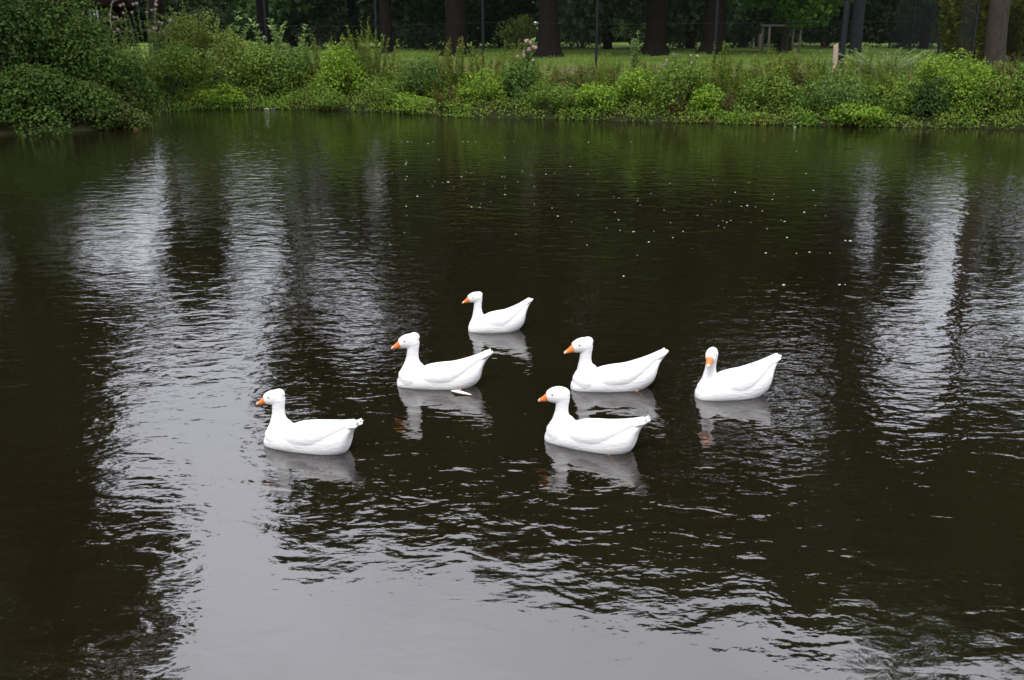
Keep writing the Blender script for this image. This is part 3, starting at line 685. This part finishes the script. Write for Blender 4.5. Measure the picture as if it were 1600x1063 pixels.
# undergrowth, stalk grass and lawn grass: nobody could count these
f = MB(); n = 36000
px = 215 + 1480 * rng.random(n // 40)
cen = np.column_stack(bank_v(px, .05 + 3.4 * rng.random(len(px)) ** 1.4)); hh = .15 + .4 * rng.random(len(cen))
cc = np.repeat(cen, 40, 0) + rng.normal(size=(len(cen) * 40, 2)) * .2; hq = np.repeat(hh, 40)
zz = np.maximum(gz(cc[:, 0], cc[:, 1]), 0) + hq * rng.random(len(cc)) ** .8
k = 9000; qx = 215 + 1480 * rng.random(k // 30)
nq = np.array([noise.noise(Vector((q * .021, 3.3, 0))) for q in qx]); qx = qx[nq > -.08]; nq = nq[nq > -.08]; k = len(qx)
qc = np.repeat(np.column_stack(bank_v(qx, -.1 + .25 * rng.random(k))), 30, 0) + rng.normal(size=(k * 30, 2)) * .13
qz = .02 + np.repeat(.2 + .8 * np.clip(nq + .15, 0, .6), 30) * rng.random(k * 30) ** 1.3
f.leaves(np.column_stack([qc, qz]), rng.normal(size=(len(qc), 3)) * .5 + [0, -.5, .5], .05 + .07 * rng.random(len(qc)), .6)
f.leaves(np.column_stack([cc, zz]), rng.normal(size=(len(cc), 3)) * .6 + [0, -.4, .6], .05 + .07 * rng.random(len(cc)), .6)
tag(f.build('bank_undergrowth', leaf_mat('undergrowth', [(.05, .12, .012), (.11, .22, .02), (.18, .31, .035), (.11, .13, .022)], patch=.7, patch_col=(.19, .15, .045), pw=.5)),
    'low mixed weeds covering the slope of the far bank', 'undergrowth', kind='stuff')
f = MB(); st = MB(); k = 620
qx = 470 + 1240 * rng.random(k); nq = np.array([noise.noise(Vector((q * .013, 9.1, 0))) + .5 * noise.noise(Vector((q * .05, 2.2, 0))) for q in qx])
bx, by = bank_v(qx, 1.0 + 2.6 * rng.random(k)); bz = gz(bx, by); hh = (.75 + .65 * rng.random(k)) * np.clip(.85 + .7 * nq, .45, 1.4)
for x, y, z, h in zip(bx, by, bz, hh):
    ln = rng.normal(size=2) * .13 * h; T = np.linspace(0, 1, 4)
    pt = np.array([x, y, z]) + np.outer(T, [0, 0, h]) + np.outer(T ** 1.7, [ln[0], ln[1], 0])
    st.tube(pt, [.006, .005, .004, .002], 3, False)
    q = int(40 + 50 * h); tt = .12 + .88 * rng.random(q); c = np.stack([np.interp(tt, T, pt[:, i]) for i in range(3)], 1)
    d = rng.normal(size=(q, 3)); d[:, 2] = 0; d /= np.linalg.norm(d, axis=1, keepdims=True) + 1e-9
    ax = d + [0, 0, .5]; sz = .13 * (1.1 - .6 * tt) * (.7 + .6 * rng.random(q))
    f.leaves(c + ax * sz[:, None] * .5, np.cross(ax, np.cross([0, 0, 1.], ax)) + rng.normal(size=(q, 3)) * .35, sz, .42, ax)
tag(f.build('tall_weeds', leaf_mat('tall_weed_leaf', [(.07, .15, .014), (.13, .24, .025), (.2, .32, .04), (.15, .17, .03), (.11, .2, .02)], patch=.8, patch_col=(.24, .2, .05), pw=.6)), 'continuous band of tall mixed weeds along the top of the far bank', 'weeds', kind='stuff')
tag(st.build('weed_stalks', M['stem']), 'upright stalks of the mixed weeds on the far bank', 'weeds', kind='stuff')
def blades(name, label, n, d0, d1, px0, px1, h0, h1, mt, wd=.016):
    f = MB(); k = n // 12
    P_ = np.column_stack(bank_v(px0 + (px1 - px0) * rng.random(k), d0 + (d1 - d0) * rng.random(k)))
    P_ = np.repeat(P_, 12, 0) + rng.normal(size=(k * 12, 2)) * [.22, .18]
    z = gz(P_[:, 0], P_[:, 1]); h = h0 + (h1 - h0) * rng.random(len(P_)) ** 1.5
    ax = rng.normal(size=(len(P_), 3)) * .22 + [0, 0, 1]
    c = np.column_stack([P_, z + h * .45])
    f.leaves(c, rng.normal(size=(len(P_), 3)) * [1, 1, 0] + [0, -.6, .1], h, wd / np.mean(h) * 1.3, ax, 0)
    return tag(f.build(name, M[mt]), label, 'grass', kind='stuff')
blades('stalk_grass', 'dry straw coloured grass and stalks on top of the bank', 5000, 2.6, 6.5, 520, 1700, .2, .7, 'straw')
M['grass'] = leaf_mat('grass_blade', [(.08, .15, .02), (.13, .22, .032), (.19, .27, .055)], patch=.4, patch_col=(.2, .2, .07))
blades('lawn_grass', 'short green grass of the lawn behind the bank', 26000, 5.0, 24, 480, 1750, .05, .2, 'grass', .02)

# litter and liner at the far water's edge
x, y = at(429, 170.5, .02)
e = root_at('plastic_bottle', x, y, .03, 'small blue plastic bottle floating at the far shore', 'bottle')
s = MB(); s.tube([(x - .10, y, .0), (x - .085, y, .0), (x + .07, y, .005), (x + .085, y, .005)], [.035, .06, .06, .04], 12); s.build('body', M['blue_plastic'], e, True)
s = MB(); s.tube([(x - .10, y, .0), (x - .13, y, .0), (x - .155, y, .0)], [.03, .02, .02], 10); s.build('neck', M['blue_plastic'], e, True)
x, y = at(417, 171.5, .02)
s = MB(); s.tube([(-.1, 0, .02), (-.04, .02, .05), (.05, -.01, .045), (.11, 0, .015)], [.02, .04, .035, .015], 9); o = s.build('plastic_scrap', M['white_plastic'], None, True)
o.location = (x, y, .0); tag(o, 'tiny yellowish white scrap floating left of the blue bottle', 'litter')
def liner(label, px0, px1, hh, seed):
    xa, ya = bank(px0, -.12); xb, yb = bank(px1, -.12); n = 14
    vs = []; L = []
    for i in range(n + 1):
        k = i / n; x = xa + (xb - xa) * k; y = ya + (yb - ya) * k
        top = hh * (.55 + .45 * math.sin(math.pi * min(1, max(0, k * 1.1 - .05)))) * (.8 + .3 * noise.noise(Vector((i * .7, seed, 0))))
        for j in range(5):
            q = j / 4; vs.append((x + .02 * math.sin(i * 2.1 + j), y + .35 * q + .05 * noise.noise(Vector((i, j, seed))), -.1 + (top + .1) * q))
    s = MB(); s.add(vs, [(i * 5 + j, (i + 1) * 5 + j, (i + 1) * 5 + j + 1, i * 5 + j + 1) for i in range(n) for j in range(4)])
    o = s.build('pond_liner', M['liner'], None, True)
    sm = o.modifiers.new('thick', 'SOLIDIFY'); sm.thickness = .015
    tag(o, label, 'pond liner')
liner('bare flap of black pond liner on the bank, left of the low light green plant', 1228, 1262, .48, 3)
liner('low strip of black pond liner under the dark shrub near the right edge', 1385, 1450, .2, 8)
x, y = at(1241, 197, .05)
s = MB(); s.tube([(0, 0, -.02), (.01, 0, .025), (.0, .01, .05)], [.02, .03, .012], 8); o = s.build('pale_scrap', M['white_plastic'], None, True); o.location = (x, y - .1, 0)
tag(o, 'small pale scrap lying at the foot of the black liner', 'litter')

# ------------------------------------------------------------------ floating specks
s = MB()
n = 10
ring = [(.5 * math.cos(2 * math.pi * i / n) * (1 + .25 * math.sin(3 * i)), .32 * math.sin(2 * math.pi * i / n), .03) for i in range(n)]
ring2 = [(a * .7, b * .7, .22 + .05 * math.sin(i * 2.)) for i, (a, b, c) in enumerate(ring)]
s.add(ring + ring2 + [(0, 0, .3)], [(i, (i + 1) % n, n + (i + 1) % n, n + i) for i in range(n)] + [(n + i, n + (i + 1) % n, 2 * n, 2 * n) for i in range(n)])
sp0 = s.build('floating_fluff', M['fluff'], None, True)
LBL = 'tiny white tuft of fluff floating on the dark middle of the pond'
spots = []
for i in range(150):
    k = rng.random(); pxx = 610 + 720 * rng.random()
    c = 255 + (pxx - 600) * .14
    spots.append((pxx, min(445, max(222, c + rng.normal() * 50))))
for i, (a, b_) in enumerate(spots):
    o = sp0 if i == 0 else sp0.copy()
    if i: C.objects.link(o)
    x, y = at(a, b_); sc = .017 + .022 * rng.random() ** 2.5
    o.location = (x, y, 0); o.rotation_euler = (0, 0, rng.random() * 6.28); o.scale = (sc * (1 + .7 * rng.random()), sc, sc * .5)
    tag(o, LBL, 'fluff', 'white fluff floating on the pond')

# ------------------------------------------------------------------ geese
m, t, o = mat('white_feather')
p = N(t, 'ShaderNodeBsdfPrincipled'); p.inputs['Base Color'].default_value = (.73, .723, .712, 1); p.inputs['Roughness'].default_value = .75; p.inputs['Specular IOR Level'].default_value = .15
tcx = N(t, 'ShaderNodeTexCoord'); mp = N(t, 'ShaderNodeMapping'); mp.inputs['Scale'].default_value = (9, 26, 26); t.links.new(tcx.outputs['Object'], mp.inputs[0])
nz = N(t, 'ShaderNodeTexNoise'); nz.inputs['Scale'].default_value = 1.6; nz.inputs['Detail'].default_value = 4; t.links.new(mp.outputs[0], nz.inputs['Vector'])
b = N(t, 'ShaderNodeBump'); b.inputs['Distance'].default_value = .008; b.inputs['Strength'].default_value = .8
t.links.new(nz.outputs['Fac'], b.inputs['Height']); t.links.new(b.outputs[0], p.inputs['Normal']); t.links.new(p.outputs[0], o.inputs[0])
M['feather'] = m
M['bill'] = plain('orange_bill', (.70, .17, .028), (.76, .23, .05), 30, .45, spec=.4)
M['nail'] = plain('pale_bill_tip', (.78, .5, .36), (.82, .6, .48), 30, .5)
M['foot'] = plain('orange_foot', (.75, .26, .08), (.85, .36, .14), 20, .5)
M['eye'] = plain('dark_blue_eye', (.03, .035, .06), (.05, .06, .09), 30, .15, spec=.6)
M['eyering'] = plain('orange_eye_ring', (.72, .42, .28), (.75, .48, .34), 30, .6)
M['plume'] = plain('cream_feather', (.78, .70, .6), (.82, .78, .72), 20, .7)

def loft(bmx, rings, k=20, p=2.2):
    """rings: (x, yc, zlo, zhi, halfwidth)"""
    rows = []
    for (x, yc, zl, zh, hw) in rings:
        zc, hz = (zl + zh) / 2, (zh - zl) / 2
        rows.append([bmx.verts.new((x, yc + hw * math.copysign(abs(math.cos(a)) ** (2 / p), math.cos(a)), zc + hz * math.copysign(abs(math.sin(a)) ** (2 / p), math.sin(a))))
                     for a in [2 * math.pi * j / k for j in range(k)]])
    for a, b_ in zip(rows, rows[1:]):
        for j in range(k): bmx.faces.new((a[j], a[(j + 1) % k], b_[(j + 1) % k], b_[j]))
    bmx.faces.new(rows[0][::-1]); bmx.faces.new(rows[-1])
def tube_bm(bmx, pts, rad, k=16, sq=None):
    pts = [Vector(q) for q in pts]; rows = []; rad = [float(r) for r in rad]; sq = [float(r) for r in sq] if sq else None
    for i, q in enumerate(pts):
        d = (pts[min(i + 1, len(pts) - 1)] - pts[max(i - 1, 0)]).normalized()
        a = d.cross(Vector((0, 1, 0)))
        a = a.normalized() if a.length > 1e-4 else Vector((1, 0, 0)); c = d.cross(a).normalized()
        w_ = sq[i] if sq else 1
        rows.append([bmx.verts.new(q + rad[i] * (math.cos(t_) * a + w_ * math.sin(t_) * c)) for t_ in [2 * math.pi * j / k for j in range(k)]])
    for a, b_ in zip(rows, rows[1:]):
        for j in range(k): bmx.faces.new((a[j], a[(j + 1) % k], b_[(j + 1) % k], b_[j]))
    bmx.faces.new(rows[0][::-1]); bmx.faces.new(rows[-1])
def spline(pts, m_=5):
    """Catmull-Rom through rows of numbers"""
    A = np.array(pts, float); A = np.vstack([2 * A[0] - A[1], A, 2 * A[-1] - A[-2]]); outp = []
    for i in range(1, len(A) - 2):
        for s_ in np.linspace(0, 1, m_, endpoint=False):
            a, b_, c, d = A[i - 1], A[i], A[i + 1], A[i + 2]
            outp.append(.5 * (2 * b_ + (c - a) * s_ + (2 * a - 5 * b_ + 4 * c - d) * s_ ** 2 + (3 * b_ - a - 3 * c + d) * s_ ** 3))
    outp.append(A[-2]); return np.array(outp)

def goose(G):
    root = empty('goose', (G['c'].x, G['c'].y, 0), G['rz'])
    tag(root, G['label'], 'goose', 'white geese swimming on the pond')
    S = G['L'] / .80; Hs = G['h']; tl = G['tail']; nk = G['neck']
    turn = R(G['turn']); hx, hz = .245 + nk, .455 * Hs
    hs = G['hs']
    def hd(x, y, z):                                            # head space: x forward from the nape
        c, s_ = math.cos(turn), math.sin(turn)
        x, y, z = x * hs, y * hs, z * hs
        return Vector((hx + x * c - y * s_, x * s_ + y * c, hz + z))
    b_ = bmesh.new()
    kb = G.get('kb', .85) / S; tl += .035
    up = lambda x: tl * 1.25 * max(0, (-.1 - x) / .36) ** 1.4
    body = [(.402, -.015, .045, .022), (.386, -.045, .085, .078), (.34, -.06, .132, .130), (.26, -.07, .185, .165), (.14, -.075, .222, .188), (0, -.08, .24, .196),
            (-.14, -.08, .254, .19), (-.25, -.075, .258, .170), (-.33, -.055, .258, .145), (-.375, -.02, .258, .122), (-.40, .045, .258, .098), (-.415, .12, .262, .080), (-.44, .185, .268, .062), (-.47, .225, .274, .046), (-.50, .25, .277, .027), (-.52, .263, .278, .010)]
    body = spline(body, 3)
    loft(b_, [(x, 0, zl * kb + up(x), zh * kb + up(x), hw * (.9 * kb + .08)) for x, zl, zh, hw in body], 28, 2.15)
    # neck and head
    nkp = spline([(.20, 0, .02, .12), (.242, 0, .075, .143), (.246 + nk * .2, 0, .13, .131), (.252 + nk * .4, 0, .18, .102), (.258 + nk * .7, 0, .23 * (1 + Hs) / 2, .075), (.258 + nk * .9, 0, .30 * Hs, .058), (.254 + nk, 0, .37 * Hs, .054), (.248 + nk, 0, .42 * Hs, .056), (hx + .004, 0, hz + .004, .062)], 4)
    tube_bm(b_, [q[:3] for q in nkp], [q[3] for q in nkp], 20, [.92 if q[2] > .2 else .98 for q in nkp])
    hp = spline([(-.050, .006, .042), (-.020, .010, .069), (.035, .011, .078), (.08, .004, .072), (.115, -.008, .060), (.140, -.016, .049)], 4)
    tube_bm(b_, [hd(q[0], 0, q[1]) for q in hp], [q[2] * hs for q in hp], 18, [.80] * len(hp))
    if G['crest'] > .003:
        bmesh.ops.create_icosphere(b_, subdivisions=3, radius=1, matrix=Matrix.Translation(hd(-.008, 0, .045 + G['crest'] * .7)) @ Matrix.Diagonal((.052, .042, .044, 1)))
    # folded wings: long leaf shapes on the flanks that end in crossed tips above the tail
    for sgn in (1, -1):
        wg = spline([(.20, .100, .08, .16, .02), (.12, .136, .06, .205, .04), (0, .151, .055, .232, .046), (-.12, .145, .07, .25, .046), (-.22, .118, .11, .264, .042), (-.31, .082, .17, .276, .034),
                     (-.38, .05, .222, .29, .023), (-.43, .026, .262, .302, .013), (-.46, .016, .282, .308, .006)], 3)
        loft(b_, [(x, sgn * yc * (.9 * kb + .08), zl * kb + up(x), zh * kb + up(x) * 1.12 + .006, hw) for x, yc, zl, zh, hw in wg], 18, 1.9)
    # tail fan: separate feathers side by side
    for i, a in enumerate((-.34, -.17, 0, .17, .34)):
        L = .165 - .05 * abs(a); d = Vector((-math.cos(a), math.sin(a), (.12 + tl * 7 + .22 * (i % 2))))
        d.normalize(); o0 = Vector((-.375, a * .07, .236 * kb + up(-.375)))
        rows = []
        for q, w_, h_ in ((0, .016, .014), (.3, .024, .013), (.65, .028, .012), (.9, .027, .010), (1, .016, .007)):
            c = o0 + d * L * q; s_ = Vector((-d.y, d.x, 0)).normalized(); n_ = Vector((0, 0, 1))
            rows.append([b_.verts.new(c + s_ * w_ * math.cos(u) + n_ * h_ * math.sin(u)) for u in [2 * math.pi * j / 10 for j in range(10)]])
        for ra, rb in zip(rows, rows[1:]):
            for j in range(10): b_.faces.new((ra[j], ra[(j + 1) % 10], rb[(j + 1) % 10], rb[j]))
        b_.faces.new(rows[0][::-1]); b_.faces.new(rows[-1])
    bmesh.ops.recalc_face_normals(b_, faces=b_.faces)
    bmesh.ops.scale(b_, verts=b_.verts, vec=(S, S, S))
    me = bpy.data.meshes.new('tmp'); b_.to_mesh(me); b_.free()
    ob = bpy.data.objects.new('tmp', me); C.objects.link(ob)
    md = ob.modifiers.new('r', 'REMESH'); md.mode = 'VOXEL'; md.voxel_size = .0058
    sm = ob.modifiers.new('s', 'SMOOTH'); sm.factor = .5; sm.iterations = 13
    dg = bpy.context.evaluated_depsgraph_get(); dg.update()
    me2 = bpy.data.meshes.new_from_object(ob.evaluated_get(dg)); bpy.data.objects.remove(ob); bpy.data.meshes.remove(me)
    me2.name = 'body'; me2.materials.clear(); me2.materials.append(M['feather'])
    me2.polygons.foreach_set('use_smooth', np.ones(len(me2.polygons), bool))
    bo = bpy.data.objects.new('body', me2); C.objects.link(bo); bo.parent = root
    def part(name, fn, mt, par=root):
        q = bmesh.new(); fn(q); bmesh.ops.recalc_face_normals(q, faces=q.faces); bmesh.ops.scale(q, verts=q.verts, vec=(S, S, S))
        mm = bpy.data.meshes.new(name); q.to_mesh(mm); q.free(); mm.materials.append(M[mt])
        mm.polygons.foreach_set('use_smooth', np.ones(len(mm.polygons), bool))
        oo = bpy.data.objects.new(name, mm); C.objects.link(oo); oo.parent = par; return oo
    def hloft(q, rings, k=14):
        rows = []
        for (x, zl, zh, hw) in rings:
            zc, hh_ = (zl + zh) / 2, (zh - zl) / 2
            rows.append([q.verts.new(hd(x, hw * math.cos(a), zc + hh_ * math.sin(a))) for a in [2 * math.pi * j / k for j in range(k)]])
        for ra, rb in zip(rows, rows[1:]):
            for j in range(k): q.faces.new((ra[j], ra[(j + 1) % k], rb[(j + 1) % k], rb[j]))
        q.faces.new(rows[0][::-1]); q.faces.new(rows[-1])
    bl = part('bill', lambda q: hloft(q, [tuple(r) for r in spline([(.112, -.060, .038, .040), (.138, -.060, .032, .040), (.160, -.063, .008, .034), (.184, -.067, -.018, .029), (.204, -.071, -.036, .024), (.215, -.073, -.047, .017)], 3)]), 'bill')
    part('bill_tip', lambda q: hloft(q, [(.206, -.0725, -.038, .022), (.217, -.074, -.046, .017), (.225, -.075, -.054, .010), (.228, -.073, -.061, .004)]), 'nail', bl)
    for sgn in (1, -1): part('nostril', lambda q: bmesh.ops.create_uvsphere(q, u_segments=8, v_segments=6, radius=1, matrix=Matrix.Translation(hd(.158, sgn * .0345, -.018)) @ Matrix.Rotation(turn, 4, 'Z') @ Matrix.Diagonal((.007, .003, .003, 1))), 'eye', bl)
    for sgn in (1, -1):
        ring = part('eye', lambda q: bmesh.ops.create_uvsphere(q, u_segments=14, v_segments=10, radius=1, matrix=Matrix.Translation(hd(.082, sgn * .0545, .026)) @ Matrix.Rotation(turn, 4, 'Z') @ Matrix.Diagonal((.0105, .0050, .0085, 1))), 'eyering')
        part('pupil', lambda q: bmesh.ops.create_uvsphere(q, u_segments=12, v_segments=8, radius=1, matrix=Matrix.Translation(hd(.083, sgn * .0580, .027)) @ Matrix.Rotation(turn, 4, 'Z') @ Matrix.Diagonal((.0078, .0040, .0066, 1))), 'eye', ring)
    for sgn in (1, -1):                                          # legs paddle under the water behind the belly
        sw = .05 * sgn * (1 if G['turn'] != 10 else -.6)
        def leg(q):
            tube_bm(q, [(-.20, sgn * .10, .0), (-.235 - sw * .3, sgn * .135, -.05), (-.27 - sw, sgn * .145, -.10)], [.018, .014, .013], 10)
            a = Vector((-.27 - sw, sgn * .145, -.10))
            tips = [a + Vector((-.095, d_, -.04)) for d_ in (-.05, 0, .05)]
            vs = [q.verts.new(a)] + [q.verts.new(c) for c in tips] + [q.verts.new(a + Vector((0, 0, -.008)))] + [q.verts.new(c + Vector((0, 0, -.008))) for c in tips]
            q.faces.new((vs[0], vs[1], vs[2])); q.faces.new((vs[0], vs[2], vs[3])); q.faces.new((vs[4], vs[6], vs[5])); q.faces.new((vs[4], vs[7], vs[6]))
            for i in ((0, 1), (1, 2), (2, 3), (3, 0)): q.faces.new((vs[i[0]], vs[i[1]], vs[i[1] + 4], vs[i[0] + 4]))
        part('leg', leg, 'foot')
    if G.get('feather'):
        part('wing_feather', lambda q: tube_bm(q, [(-.14, .185, .012), (-.19, .215, .022), (-.25, .235, .016), (-.30, .25, .010), (-.335, .262, .006)], [.006, .009, .008, .006, .002], 10, [1.5, 3.0, 3.0, 2.6, 2.0]), 'plume')
    return root
for G in GEESE: goose(G)
for o in scene.objects:
    if o.get('_org') is not None: del o['_org']
